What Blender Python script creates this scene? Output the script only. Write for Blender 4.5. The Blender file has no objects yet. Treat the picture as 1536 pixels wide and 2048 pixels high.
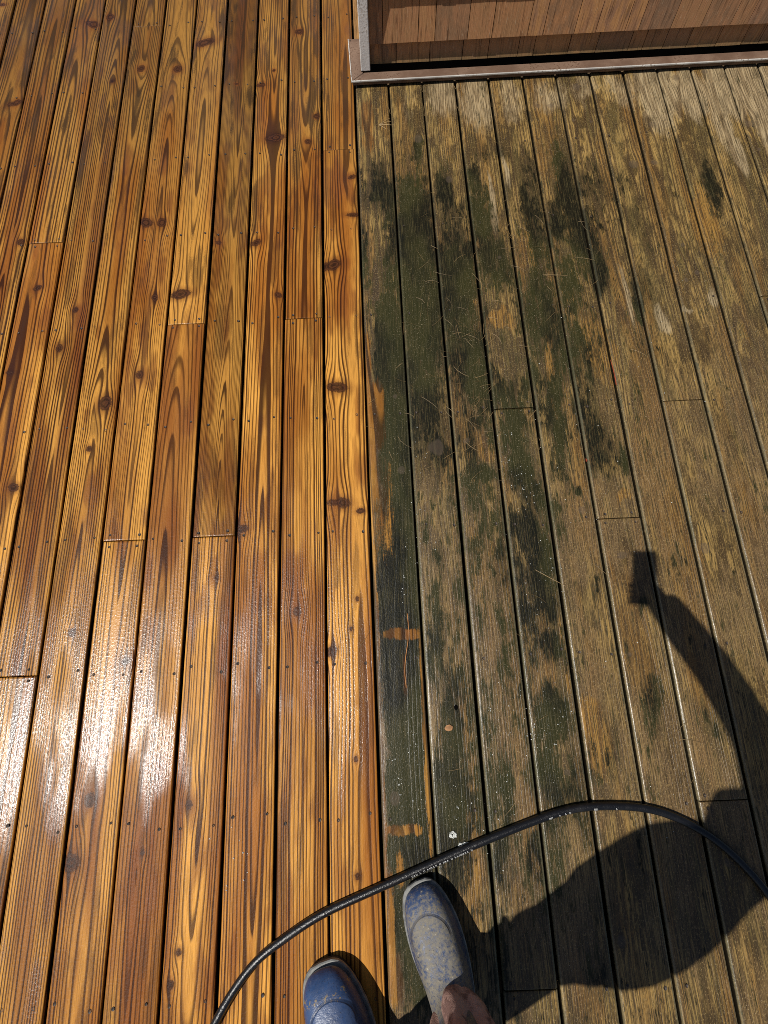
import bpy, bmesh, math, random
from mathutils import Vector, Matrix, noise as mnoise

scene = bpy.context.scene
COL = scene.collection
random.seed(7)

# ------------------------------------------------------------------ camera
cam_data = bpy.data.cameras.new('camera')
cam = bpy.data.objects.new('camera', cam_data)
COL.objects.link(cam)
cam_data.sensor_fit = 'VERTICAL'
cam_data.sensor_height = 24.0
cam_data.lens = 24.0 * 960.0 / 2048.0
cam_data.clip_start = 0.01
cam_data.clip_end = 2000.0
CAM_Z = 1.513
C_RIGHT = Vector((0.99891, -0.04206, -0.02005))
C_UP = Vector((0.04592, 0.96157, 0.27069))
C_BACK = Vector((0.00790, -0.27132, 0.96246))
cam.matrix_world = Matrix(((C_RIGHT.x, C_UP.x, C_BACK.x, 0.0),
                           (C_RIGHT.y, C_UP.y, C_BACK.y, 0.0),
                           (C_RIGHT.z, C_UP.z, C_BACK.z, CAM_Z),
                           (0, 0, 0, 1)))
scene.camera = cam

# ------------------------------------------------------------------ sky, sun, exposure
SUN_TO = Vector((-0.526, -0.158, 1.0)).normalized()
SUN_EL = math.asin(SUN_TO.z)
SUN_AZ = math.atan2(SUN_TO.x, SUN_TO.y)
world = bpy.data.worlds.new('World')
scene.world = world
world.use_nodes = True
wn = world.node_tree
sky = wn.nodes.new('ShaderNodeTexSky')
sky.sky_type = 'NISHITA'
sky.sun_disc = False
sky.sun_elevation = SUN_EL
sky.sun_rotation = SUN_AZ
wn.links.new(sky.outputs['Color'], wn.nodes['Background'].inputs['Color'])
wn.nodes['Background'].inputs['Strength'].default_value = 0.05
sun_data = bpy.data.lights.new('sun', 'SUN')
sun_data.energy = 4.6
sun_data.angle = math.radians(0.53)
sun_data.color = (1.0, 0.962, 0.90)
sun = bpy.data.objects.new('sun', sun_data)
COL.objects.link(sun)
sun.location = SUN_TO * 20
sun.rotation_euler = SUN_TO.to_track_quat('Z', 'Y').to_euler()
scene.view_settings.view_transform = 'Standard'
scene.view_settings.look = 'None'
scene.view_settings.exposure = 0.0
scene.view_settings.gamma = 1.0
scene.view_settings.use_curve_mapping = False
scene.cycles.max_bounces = 4
scene.cycles.diffuse_bounces = 2
scene.cycles.glossy_bounces = 2
scene.cycles.use_denoising = False
scene.cycles.pixel_filter_type = 'BLACKMAN_HARRIS'
scene.cycles.filter_width = 0.9
scene.cycles.caustics_reflective = False
scene.cycles.caustics_refractive = False

# ------------------------------------------------------------------ small helpers
def tag(o, label=None, cat=None, group=None, kind=None):
    if label: o['label'] = label
    if cat: o['category'] = cat
    if group: o['group'] = group
    if kind: o['kind'] = kind
    return o

def empty(name, loc=(0, 0, 0)):
    o = bpy.data.objects.new(name, None)
    o.empty_display_size = 0.1
    COL.objects.link(o)
    o.location = loc
    return o

def mesh_obj(name, verts, faces, mat, parent=None, smooth=False, loc=None):
    me = bpy.data.meshes.new(name)
    me.from_pydata([tuple(v) for v in verts], [], faces)
    me.update()
    if smooth:
        for p in me.polygons: p.use_smooth = True
    if mat: me.materials.append(mat)
    o = bpy.data.objects.new(name, me)
    COL.objects.link(o)
    if loc is not None: o.location = loc
    if parent is not None: o.parent = parent
    return o

def bm_obj(name, bm, mat, parent=None, smooth=False, loc=None):
    me = bpy.data.meshes.new(name)
    bmesh.ops.recalc_face_normals(bm, faces=bm.faces[:])
    bm.to_mesh(me); bm.free()
    if smooth:
        for p in me.polygons: p.use_smooth = True
    if mat: me.materials.append(mat)
    o = bpy.data.objects.new(name, me)
    COL.objects.link(o)
    if loc is not None: o.location = loc
    if parent is not None: o.parent = parent
    return o

def add_box(bm, x0, x1, y0, y1, z0, z1):
    vs = [bm.verts.new(p) for p in ((x0,y0,z0),(x1,y0,z0),(x1,y1,z0),(x0,y1,z0),(x0,y0,z1),(x1,y0,z1),(x1,y1,z1),(x0,y1,z1))]
    for f in ((3,2,1,0),(4,5,6,7),(0,1,5,4),(1,2,6,5),(2,3,7,6),(3,0,4,7)):
        bm.faces.new([vs[i] for i in f])
    return vs

def bevel_all(bm, w, seg=1):
    bmesh.ops.bevel(bm, geom=bm.edges[:], offset=w, segments=seg, affect='EDGES', profile=0.5)

def tube(points, radii, nseg=12, cap=True):
    """verts/faces of a tube along points with a radius (or (rx,ry)) at each point"""
    V, F = [], []
    n = len(points)
    pts = [Vector(p) for p in points]
    up = Vector((0, 0, 1))
    for i, p in enumerate(pts):
        t = (pts[min(i+1, n-1)] - pts[max(i-1, 0)]).normalized()
        s = t.cross(up)
        if s.length < 1e-4: s = t.cross(Vector((0, 1, 0)))
        s.normalize()
        u = s.cross(t).normalized()
        r = radii[i] if isinstance(radii, (list, tuple)) else radii
        for k in range(nseg):
            a = 2*math.pi*k/nseg
            V.append(p + s*(math.cos(a)*r) + u*(math.sin(a)*r))
    for i in range(n-1):
        for k in range(nseg):
            a = i*nseg+k; b = i*nseg+(k+1) % nseg
            F.append((a, b, b+nseg, a+nseg))
    if cap:
        F.append(tuple(range(nseg))[::-1])
        F.append(tuple((n-1)*nseg+k for k in range(nseg)))
    return V, F

def catmull(pts, per=6):
    P = [Vector(p) for p in pts]
    P = [P[0]*2-P[1]] + P + [P[-1]*2-P[-2]]
    out = []
    for i in range(1, len(P)-2):
        for j in range(per):
            t = j/per
            a, b, c, d = P[i-1], P[i], P[i+1], P[i+2]
            out.append(0.5*((2*b)+(c-a)*t+(2*a-5*b+4*c-d)*t*t+(3*b-a-3*c+d)*t**3))
    out.append(P[-2].copy())
    return out

# ------------------------------------------------------------------ node helper
class G:
    def __init__(self, name):
        self.m = bpy.data.materials.new(name)
        self.m.use_nodes = True
        self.t = self.m.node_tree
        self.b = self.t.nodes['Principled BSDF']
        self.out = self.t.nodes['Material Output']
    def n(self, typ, **kw):
        nd = self.t.nodes.new(typ)
        for k, v in kw.items(): setattr(nd, k, v)
        return nd
    def put(self, sock, v):
        if v is None: return
        if isinstance(v, bpy.types.NodeSocket): self.t.links.new(v, sock)
        else:
            if hasattr(sock.default_value, '__len__') and not hasattr(v, '__len__'):
                v = [v]*len(sock.default_value)
            if hasattr(sock.default_value, '__len__') and len(sock.default_value) == 4 and len(v) == 3:
                v = tuple(v)+(1.0,)
            sock.default_value = v
    def math(self, op, a, b=None, c=None, clamp=False):
        nd = self.n('ShaderNodeMath', operation=op, use_clamp=clamp)
        for i, v in enumerate((a, b, c)):
            if v is not None: self.put(nd.inputs[i], v)
        return nd.outputs[0]
    def add(self, a, b): return self.math('ADD', a, b)
    def sub(self, a, b): return self.math('SUBTRACT', a, b)
    def mul(self, a, b): return self.math('MULTIPLY', a, b)
    def mad(self, a, b, c): return self.math('MULTIPLY_ADD', a, b, c)
    def vm(self, op, a, b=None, c=None, scale=None):
        nd = self.n('ShaderNodeVectorMath', operation=op)
        for i, v in enumerate((a, b, c)):
            if v is not None: self.put(nd.inputs[i], v)
        if scale is not None: self.put(nd.inputs['Scale'], scale)
        return nd.outputs['Value'] if op in ('LENGTH', 'DOT_PRODUCT', 'DISTANCE') else nd.outputs['Vector']
    def sep(self, v):
        nd = self.n('ShaderNodeSeparateXYZ'); self.put(nd.inputs[0], v)
        return nd.outputs[0], nd.outputs[1], nd.outputs[2]
    def comb(self, x, y, z):
        nd = self.n('ShaderNodeCombineXYZ')
        for i, v in enumerate((x, y, z)): self.put(nd.inputs[i], v)
        return nd.outputs[0]
    def noise(self, vec, scale=5.0, detail=3.0, rough=0.55, dist=0.0, col=False):
        nd = self.n('ShaderNodeTexNoise')
        self.put(nd.inputs['Vector'], vec); self.put(nd.inputs['Scale'], scale)
        nd.inputs['Detail'].default_value = detail
        nd.inputs['Roughness'].default_value = rough
        nd.inputs['Distortion'].default_value = dist
        return nd.outputs['Color'] if col else nd.outputs['Fac']
    def voro(self, vec, scale=5.0, feature='F1', out='Distance', rnd=1.0):
        nd = self.n('ShaderNodeTexVoronoi', feature=feature)
        self.put(nd.inputs['Vector'], vec); self.put(nd.inputs['Scale'], scale)
        nd.inputs['Randomness'].default_value = rnd
        return nd.outputs[out]
    def step(self, v, lo, hi, a=0.0, b=1.0, smooth=True):
        nd = self.n('ShaderNodeMapRange', interpolation_type='SMOOTHSTEP' if smooth else 'LINEAR')
        self.put(nd.inputs[0], v)
        for i, q in enumerate((lo, hi, a, b)): self.put(nd.inputs[i+1], q)
        return nd.outputs[0]
    def mix(self, f, a, b, blend='MIX'):
        nd = self.n('ShaderNodeMix', data_type='RGBA', blend_type=blend)
        self.put(nd.inputs[0], f); self.put(nd.inputs[6], a); self.put(nd.inputs[7], b)
        return nd.outputs[2]
    def mixf(self, f, a, b):
        nd = self.n('ShaderNodeMix', data_type='FLOAT')
        self.put(nd.inputs[0], f); self.put(nd.inputs[2], a); self.put(nd.inputs[3], b)
        return nd.outputs[0]
    def attr(self, name):
        nd = self.n('ShaderNodeAttribute', attribute_type='OBJECT', attribute_name=name)
        return nd
    def coord(self, which='Object'):
        return self.n('ShaderNodeTexCoord').outputs[which]
    def pos(self):
        return self.n('ShaderNodeNewGeometry').outputs['Position']
    def bump(self, h, strength=1.0, dist=0.001, normal=None):
        nd = self.n('ShaderNodeBump')
        nd.inputs['Strength'].default_value = strength
        nd.inputs['Distance'].default_value = dist
        self.put(nd.inputs['Height'], h)
        if normal is not None: self.put(nd.inputs['Normal'], normal)
        return nd.outputs[0]
    def set(self, **kw):
        names = {'color': 'Base Color', 'rough': 'Roughness', 'normal': 'Normal', 'metal': 'Metallic', 'spec': 'Specular IOR Level',
                 'coat': 'Coat Weight', 'coat_rough': 'Coat Roughness', 'coat_normal': 'Coat Normal', 'ior': 'IOR', 'trans': 'Transmission Weight', 'alpha': 'Alpha', 'sheen': 'Sheen Weight'}
        for k, v in kw.items(): self.put(self.b.inputs[names[k]], v)
        return self.m
    def blobs(self, vec, L):
        """largest of many soft ellipses (centre x, y, half width, half length, strength)"""
        acc = None
        for (x, y, rx, ry, a) in L:
            q = self.vm('MULTIPLY_ADD', vec, (1/rx, 1/ry, 0), (-x/rx, -y/ry, 0))
            d = self.vm('LENGTH', q)
            v = self.step(d, 0.25, 1.75, a, 0.0)
            acc = v if acc is None else self.math('MAXIMUM', acc, v)
        return acc

# ------------------------------------------------------------------ deck layout (metres; board joints, knots and stains as they lie on the deck)
PITCH = 0.1463
SEAM_X = -0.0585
WALL_Y = 2.385
def board_x(k): return SEAM_X + PITCH*(k+0.5)
ROWS = [0.37 + 0.4085*n for n in range(-6, 10)]
JOINTS= [(-9, 1.585), (-5, 1.178), (-2, 1.183), (-1, 1.971), (-6, 0.376), (-4, 0.366), (-8, -0.051), (-7, 2.805), (3, 0.766), (7, 0.776), (5, 0.372), (6, -0.454)]
KNOTS= [(-11, 0.0428, 2.374, 0.0224, 0.6), (-8, 0.02, 2.472, 0.0113, 1), (-7, -0.0032, 2.541, 0.0204, 1), (-6, 0.0137, 2.529, 0.0226, 1), (-6, -0.0524, 1.672, 0.0242, 0.7), (-6, 0.0182, 1.668, 0.0201, 1), (-9, 0.0294, 2.856, 0.0261, 0.55), (-8, -0.0343, 2.894, 0.019, 1), (-2, -0.0274, 2.73, 0.0184, 1), (-5, -0.0186, 2.691, 0.0276, 0.5), (-3, 0.017, 2.09, 0.0254, 0.6), (-2, 0.0125, 2.057, 0.0147, 1), (-2, 0.0509, 2.2, 0.0129, 1), (-3, -0.0427, 1.545, 0.0197, 0.7), (-1, 0.0444, 1.85, 0.0184, 0.8), (-1, 0.0438, 1.657, 0.0139, 0.5), (-3, -0.0467, 2.402, 0.0199, 0.8), (-3, 0.0089, 2.49, 0.0089, 1), (-9, 0.0011, 1.382, 0.0156, 0.8), (-8, 0.016, 1.273, 0.0153, 1), (-6, 0.0194, 1.311, 0.0153, 1), (-5, -0.0287, 1.321, 0.021, 0.5), (-8, -0.0214, 1.108, 0.0168, 1), (-6, -0.0059, 0.981, 0.02, 1), (-7, 0.0262, 0.873, 0.0233, 1), (-7, -0.0092, 0.7, 0.0105, 1), (-9, -0.0449, 1.017, 0.0111, 0.6), (-9, 0.0446, 0.572, 0.0171, 0.8), (-1, -0.0311, 1.42, 0.0231, 0.5), (-1, -0.0313, 0.892, 0.0248, 0.55), (-1, -0.0327, 0.466, 0.0215, 0.55), (-1, 0.044, 0.434, 0.0115, 0.7), (-3, 0.05, 1.295, 0.0133, 0.8), (-3, -0.0551, 0.391, 0.018, 0.7), (-2, -0.0164, 0.12, 0.0187, 1), (-1, -0.0553, -0.004, 0.0152, 0.8), (-6, 0.0464, -0.007, 0.0138, 0.8), (-7, 0.0165, 0.085, 0.011, 1), (-4, 0.0127, 0.236, 0.0112, 0.8), (-1, 0.0248, 0.149, 0.0078, 1), (-1, 0.0039, 0.059, 0.0061, 1), (-1, 0.0096, -0.304, 0.0072, 1), (-6, -0.0171, -0.381, 0.02, 1), (-6, -0.0507, -0.532, 0.0222, 0.9), (-4, -0.0264, -0.403, 0.0156, 1), (-4, -0.0293, -0.746, 0.0092, 1), (-4, -0.0449, -0.815, 0.0104, 1), (-5, -0.0011, -0.515, 0.0083, 1), (-1, 0.0061, -0.591, 0.0081, 1), (5, -0.0254, 2.19, 0.019, 0.8), (5, 0.023, 2.187, 0.0168, 0.8), (7, 0.0243, 1.844, 0.018, 1), (8, -0.0407, 1.846, 0.014, 0.7), (6, -0.0364, 2.1, 0.0083, 1), (6, 0.0349, 2.086, 0.0104, 1), (8, -0.0125, 1.432, 0.0113, 1), (8, 0.0164, 1.303, 0.0111, 1), (8, -0.0313, 1.272, 0.0092, 1), (11, -0.0445, 2.029, 0.0223, 1), (6, 0.0052, 2.292, 0.017, 1), (8, -0.0076, 2.049, 0.0164, 1), (9, -0.0063, 2.312, 0.0169, 1), (1, 0.0126, 0.645, 0.0254, 0.9), (0, 0.0378, 0.57, 0.0117, 1), (0, 0.0292, 0.846, 0.0088, 1), (0, -0.0314, -0.408, 0.0154, 1), (1, 0.0369, 2.039, 0.0229, 1)]
ALGAE = [(0.037, 1.075, 0.047, 0.252, 0.8), (0.051, 0.642, 0.044, 0.238, 1.2), (0.036, 0.249, 0.041, 0.208, 1.3), (-0.021, 0.066, 0.043, 0.225, 0.75), (0.019, -0.124, 0.047, 0.153, 1.0), (0.02, -0.376, 0.053, 0.152, 1.1), (0.018, -0.651, 0.06, 0.147, 0.9), (0.157, 1.567, 0.078, 0.317, 1.0), (0.169, 1.153, 0.073, 0.237, 0.9), (0.145, 0.827, 0.07, 0.214, 0.6), (0.184, 0.649, 0.042, 0.073, 0.7), (0.286, 1.278, 0.071, 0.268, 0.85), (0.312, 0.998, 0.068, 0.184, 0.75), (0.434, 1.599, 0.049, 0.172, 0.8), (0.451, 1.382, 0.066, 0.138, 0.8), (0.61, 1.563, 0.035, 0.267, 0.8), (0.759, 1.703, 0.039, 0.278, 0.9), (0.798, 1.479, 0.038, 0.142, 1.0), (0.829, 1.314, 0.033, 0.101, 1.0), (0.957, 1.194, 0.024, 0.098, 0.9), (0.586, 1.172, 0.069, 0.216, 0.85), (0.526, 0.885, 0.035, 0.118, 0.5), (0.708, 1.253, 0.052, 0.177, 0.65), (0.313, 0.539, 0.05, 0.044, 0.8), (0.447, 0.659, 0.027, 0.147, 0.9), (0.456, 0.515, 0.046, 0.105, 1.0), (0.47, 0.278, 0.044, 0.113, 0.9), (0.47, 0.151, 0.049, 0.092, 0.85), (0.468, -0.014, 0.052, 0.051, 0.85), (0.454, -0.223, 0.055, 0.08, 1.05), (0.41, -0.378, 0.042, 0.075, 0.8), (0.316, -0.051, 0.022, 0.043, 0.6), (0.159, -0.225, 0.032, 0.161, 0.6), (0.142, -0.443, 0.053, 0.123, 0.85), (0.232, -0.371, 0.049, 0.139, 0.5), (0.264, -0.532, 0.041, 0.071, 0.6), (0.715, 0.664, 0.047, 0.083, 0.65), (0.79, 0.605, 0.022, 0.09, 0.75), (0.771, 0.062, 0.02, 0.027, 0.8), (0.896, 0.226, 0.043, 0.039, 0.4), (0.749, -0.221, 0.031, 0.093, 0.65), (0.893, -0.24, 0.043, 0.079, 0.45), (1.343, 1.678, 0.031, 0.15, 0.9), (0.196, 2.006, 0.025, 0.082, 0.8), (0.134, 0.135, 0.019, 0.092, 0.4), (0.371, 0.315, 0.016, 0.098, 0.5), (0.624, 0.506, 0.016, 0.024, 0.8)]
CLEAN = [(-0.048, 0.997, 0.014, 0.123, 1), (-0.032, 0.778, 0.038, 0.134, 1.1), (-0.044, 0.593, 0.017, 0.144, 1.0), (-0.016, 0.451, 0.036, 0.189, 0.62), (-0.052, 0.067, 0.009, 0.923, 0.9), (0.025, 0.037, 0.055, 0.015, 1.3), (0.08, -0.34, 0.011, 0.218, 0.95), (0.083, -0.056, 0.009, 0.114, 0.8), (0.007, -0.487, 0.052, 0.012, 1.15), (-0.051, -0.704, 0.021, 0.143, 1.0), (-0.043, -0.823, 0.028, 0.063, 0.9), (-0.011, 2.133, 0.03, 0.171, 0.8), (0.029, -0.082, 0.007, 0.064, 0.9), (-0.011, -0.581, 0.011, 0.046, 0.8)]
GOLD = [(0.197, -0.469, 0.016, 0.30, 1.0), (0.205, -0.20, 0.012, 0.2, 0.7), (0.588, 1.492, 0.023, 0.143, 0.9), (0.583, 0.882, 0.017, 0.138, 1.1), (0.594, 0.707, 0.017, 0.084, 1.0), (0.565, -0.267, 0.043, 0.145, 0.9), (0.768, 0.993, 0.071, 0.163, 0.8), (1.278, 1.521, 0.072, 0.215, 0.8), (0.325, 0.665, 0.034, 0.074, 1.0), (0.442, 1.127, 0.069, 0.038, 0.9), (0.139, 1.496, 0.017, 0.029, 1), (0.351, 1.226, 0.018, 0.022, 1), (0.326, 0.268, 0.019, 0.022, 0.9), (0.493, 0.15, 0.022, 0.046, 0.7), (0.775, 0.43, 0.032, 0.034, 0.8), (0.268, 0.239, 0.047, 0.191, 0.55), (0.386, 0.448, 0.036, 0.205, 0.6), (0.513, -0.03, 0.015, 0.173, 0.7), (0.24, -0.757, 0.039, 0.064, 0.5)]
PALE = [(0.327, 2.254, 0.081, 0.147, 0.72), (0.465, 2.229, 0.081, 0.175, 0.72), (0.608, 2.263, 0.053, 0.118, 0.576), (0.769, 2.266, 0.085, 0.132, 0.648), (0.935, 2.299, 0.085, 0.104, 0.576), (1.087, 2.302, 0.085, 0.119, 0.576), (1.229, 2.262, 0.084, 0.235, 0.99), (1.374, 2.237, 0.08, 0.175, 1.1), (1.527, 2.255, 0.084, 0.234, 1.1), (1.659, 2.186, 0.083, 0.316, 1.21), (0.166, 2.265, 0.054, 0.118, 0.36), (1.488, 1.917, 0.016, 0.16, 1.1), (1.453, 2.03, 0.041, 0.165, 0.66), (1.225, 1.201, 0.018, 0.043, 0.88), (1.04, 1.103, 0.022, 0.074, 0.88), (0.915, 1.219, 0.015, 0.109, 0.77), (0.474, 1.696, 0.012, 0.151, 0.99), (0.543, 1.874, 0.01, 0.106, 0.88), (1.127, 1.174, 0.025, 0.011, 0.99)]

# ------------------------------------------------------------------ smooth random fields for the wood (numpy, one octave each)
import numpy as np
def _hash(ix, iy, s):
    h = (ix.astype(np.int64)*374761393 + iy.astype(np.int64)*668265263 + np.int64(s)*1442695041) & 0xFFFFFFFF
    h = ((h ^ (h >> 13))*1274126177) & 0xFFFFFFFF
    h = ((h ^ (h >> 15))*2246822519) & 0xFFFFFFFF
    return ((h ^ (h >> 16)) & 0xFFFFFF)/float(0xFFFFFF)
def vn(x, y, s):
    ix = np.floor(x); iy = np.floor(y); fx = x-ix; fy = y-iy
    fx = fx*fx*fx*(fx*(fx*6-15)+10); fy = fy*fy*fy*(fy*(fy*6-15)+10)
    ix = ix.astype(np.int64); iy = iy.astype(np.int64)
    a = _hash(ix, iy, s); b = _hash(ix+1, iy, s); c = _hash(ix, iy+1, s); d = _hash(ix+1, iy+1, s)
    return (a*(1-fx)+b*fx)*(1-fy)+(c*(1-fx)+d*fx)*fy
def fbm(x, y, s, o=3, rough=0.55):
    """0..1, mean 0.5, about as wide as the shader noise"""
    t = 0; w = 0; a = 1.0; ca, sa = 0.86, 0.51
    for i in range(o):
        t = t + a*(vn(x, y, s+17*i)-0.5); w += a*a; a *= rough
        x, y = (ca*x-sa*y)*2.03+3.7, (sa*x+ca*y)*2.03+1.3
    return 0.5 + t*0.62/math.sqrt(w)
def fbm0(x, y, s, o=3, rough=0.55):
    """no turning between octaves: keeps streaks along the board"""
    t = 0; w = 0; a = 1.0
    for i in range(o):
        t = t + a*(vn(x, y, s+17*i)-0.5); w += a*a; a *= rough
        x, y = x*2.03+3.7, y*2.03+1.3
    return 0.5 + t*0.62/math.sqrt(w)
def sst(v, lo, hi):
    t = np.clip((v-lo)/(hi-lo), 0, 1); return t*t*(3-2*t)
def blobf(x, y, L):
    acc = np.zeros_like(x)
    for (cx, cy, rx, ry, a) in L:
        d = np.sqrt(((x-cx)/rx)**2+((y-cy)/ry)**2)
        acc = np.maximum(acc, a*(1-sst(d, 0.25, 1.75)))
    return acc
def barf(x, y, L):
    """like blobf but squarer, for strokes of the washer"""
    acc = np.zeros_like(x)
    for (cx, cy, rx, ry, a) in L:
        d = (((x-cx)/rx)**4+((y-cy)/ry)**4)**0.25
        acc = np.maximum(acc, a*(1-sst(d, 0.55, 1.45)))
    return acc

# ------------------------------------------------------------------ deck wood
def make_deck_wood():
    g = G('deck_wood')
    W = g.pos()
    def vattr(name):
        nd = g.n('ShaderNodeAttribute', attribute_type='GEOMETRY', attribute_name=name); return nd
    gr = vattr('grain'); ph, xx, yy = g.sep(gr.outputs['Vector'])
    kdn = vattr('knot'); kd = kdn.outputs['Fac']
    A = vattr('field_a'); blotch, blotch2, redm = g.sep(A.outputs['Vector']); strk = A.outputs['Alpha']
    S = vattr('stain'); alg0, cle0, gold0 = g.sep(S.outputs['Vector']); pale0 = S.outputs['Alpha']
    B = vattr('field_b'); mott, mott2, film0 = g.sep(B.outputs['Vector']); wet = B.outputs['Alpha']
    tb = g.attr('tone').outputs['Fac']
    wx, wy, wz = g.sep(W)
    # --- annual rings
    t = g.math('FRACT', ph)
    wnz = g.n('ShaderNodeTexWhiteNoise', noise_dimensions='1D')
    g.put(wnz.inputs['W'], g.math('FLOOR', ph))
    rr = wnz.outputs['Value']
    edge = g.mad(rr, 0.28, 0.29)
    late = g.mul(g.step(t, edge, g.add(edge, 0.30)), g.step(t, 0.90, 0.99, 1.0, 0.0))
    late = g.mul(late, g.mad(rr, -0.30, 1.0))
    fv = g.comb(g.mul(xx, 380.0), g.mul(yy, 11.0), 0.0)
    fib = g.noise(fv, 1.0, 2.0, 0.6)
    speck = g.noise(g.vm('MULTIPLY', W, (290.0, 150.0, 0)), 1.0, 2.0, 0.75)
    patch = g.noise(g.vm('MULTIPLY', W, (62.0, 20.0, 0)), 1.0, 4.0, 0.72)
    npat = g.sub(patch, 0.5)
    streak = g.noise(g.vm('MULTIPLY', W, (210.0, 8.0, 0)), 1.0, 3.0, 0.7)
    # --- washed wood, honey coloured
    early = g.mix(g.step(blotch, 0.25, 0.75), (0.310, 0.112, 0.0160), (0.650, 0.308, 0.056))
    early = g.mix(g.mul(g.step(blotch2, 0.55, 0.74), 0.60), early, (0.190, 0.056, 0.0095))
    early = g.mix(redm, early, (0.165, 0.042, 0.012))
    latec = g.mix(strk, (0.010, 0.0026, 0.0012), (0.050, 0.012, 0.0032))
    clean = g.mix(g.mul(late, 0.97), early, latec)
    clean = g.mix(g.step(fib, 0.44, 0.66, 0.0, 0.50), clean, g.mix(0.30, (0.040, 0.011, 0.0035), clean))
    far = g.step(g.add(wy, g.mul(g.sub(blotch, 0.5), 1.7)), 1.0, 2.9)
    clean = g.mix(g.mul(g.step(g.add(strk, g.mul(g.sub(speck, 0.5), 0.25)), 0.57, 0.76), g.add(g.mul(far, 0.45), 0.42)), clean, (0.030, 0.013, 0.006))
    clean = g.mix(g.mul(far, 0.58), clean, (0.066, 0.038, 0.014))
    sc = g.n('ShaderNodeVectorMath', operation='SCALE'); g.put(sc.inputs[0], clean); g.put(sc.inputs['Scale'], tb)
    clean = sc.outputs['Vector']
    # --- unwashed wood
    dbase = g.mix(g.step(g.add(mott2, g.add(g.mul(g.sub(streak, 0.5), 0.5), g.mul(npat, 0.9))), 0.34, 0.64), (0.082, 0.050, 0.0140), (0.405, 0.255, 0.076))
    dbase = g.mix(g.step(blotch2, 0.45, 0.66, 0.0, 0.35), dbase, (0.125, 0.102, 0.032))
    dbase = g.mix(g.mul(g.step(g.add(blotch, g.mul(npat, 0.5)), 0.46, 0.66), 0.62), dbase, (0.265, 0.128, 0.026))
    dbase = g.mix(g.mul(late, g.mixf(film0, 0.88, 0.66)), dbase, g.mix(mott2, (0.024, 0.012, 0.005), (0.070, 0.036, 0.014)))
    filmm = g.mul(film0, g.step(g.add(mott, g.add(g.mul(g.sub(streak, 0.5), 0.5), g.mul(npat, 1.0))), 0.36, 0.60, 0.05, 0.62))
    dbase = g.mix(filmm, dbase, g.mix(speck, (0.092, 0.056, 0.024), (0.330, 0.208, 0.094)))
    ns = g.sub(streak, 0.5); np_ = g.sub(speck, 0.5)
    goldm = g.step(g.add(gold0, g.add(g.mul(ns, 0.8), g.mul(npat, 1.0))), 0.38, 0.66, 0.0, 0.80)
    dbase = g.mix(goldm, dbase, g.mix(late, (0.350, 0.180, 0.034), (0.11, 0.047, 0.010)))
    palem = g.step(g.add(pale0, g.add(g.mul(ns, 0.7), g.mul(npat, 0.9))), 0.26, 0.72, 0.0, 0.82)
    dbase = g.mix(palem, dbase, g.mix(g.mul(late, 0.65), g.mix(mott2, (0.32, 0.240, 0.130), (0.50, 0.395, 0.240)), (0.16, 0.10, 0.045)))
    veil = g.step(g.add(alg0, g.add(g.mul(ns, 0.5), g.mul(np_, 0.3))), -0.15, 0.55, 0.0, 0.46)
    dbase = g.mix(veil, dbase, g.mix(streak, (0.020, 0.019, 0.009), (0.070, 0.050, 0.020)))
    algm = g.add(g.add(alg0, g.mul(ns, 1.25)), g.add(g.mul(np_, 0.6), g.mul(npat, 2.0)))
    algm = g.sub(g.add(algm, g.mul(g.sub(fib, 0.5), 0.7)), g.mul(late, 0.12))
    algm = g.step(algm, 0.22, 0.60, 0.0, 0.97)
    algc = g.mix(g.step(mott, 0.35, 0.65), (0.0042, 0.0054, 0.0034), (0.022, 0.023, 0.0068))
    algc = g.mix(g.step(speck, 0.60, 0.78, 0.0, 0.38), algc, (0.085, 0.068, 0.030))
    dbase = g.mix(g.step(fib, 0.42, 0.62, 0.0, 0.80), dbase, (0.034, 0.022, 0.010))
    dbase = g.mix(g.step(speck, 0.54, 0.72, 0.0, 0.60), dbase, (0.40, 0.270, 0.105))
    algc = g.mix(g.step(g.add(fib, g.mul(np_, 0.35)), 0.50, 0.66, 0.0, 0.62), algc, g.mix(patch, (0.035, 0.034, 0.014), (0.115, 0.088, 0.036)))
    dirty = g.mix(algm, dbase, algc)
    ox, oy, oz = g.sep(g.coord('Object'))
    lx = g.math('ABSOLUTE', ox)
    rim = g.mul(g.step(g.add(lx, g.mul(np_, 0.004)), 0.0615, 0.0665), g.mixf(film0, 0.12, 0.42))
    dirty = g.mix(rim, dirty, g.mix(speck, (0.10, 0.095, 0.050), (0.30, 0.27, 0.17)))  # pale worn board edges, with the wet rim highlight painted into the colour too
    grit = g.step(g.noise(g.vm('MULTIPLY', W, (460.0, 240.0, 0)), 1.0, 1.0, 0.6), 0.66, 0.74, 0.0, 0.70)
    dirty = g.mix(g.mul(grit, g.step(mott, 0.38, 0.58)), dirty, (0.40, 0.33, 0.22))
    # --- where the washing stopped
    cm = g.step(g.add(cle0, g.add(g.mul(ns, 1.5), g.add(g.mul(np_, 0.7), g.mul(npat, 0.9)))), 0.40, 0.85, 0.0, 0.58)
    washed = g.math('MAXIMUM', g.step(wx, SEAM_X-0.001, SEAM_X+0.001, 1.0, 0.0), cm)
    col = g.mix(washed, dirty, clean)
    # --- knots
    kn = g.add(g.add(kd, g.mul(np_, 0.9)), g.mul(g.sub(blotch2, 0.5), 1.3))
    kring = g.math('SINE', g.add(g.mul(kn, 10.0), g.mul(npat, 9.0)))
    kcol = g.mix(g.mad(kring, 0.5, 0.5), (0.018, 0.007, 0.004), (0.080, 0.028, 0.011))
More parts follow.
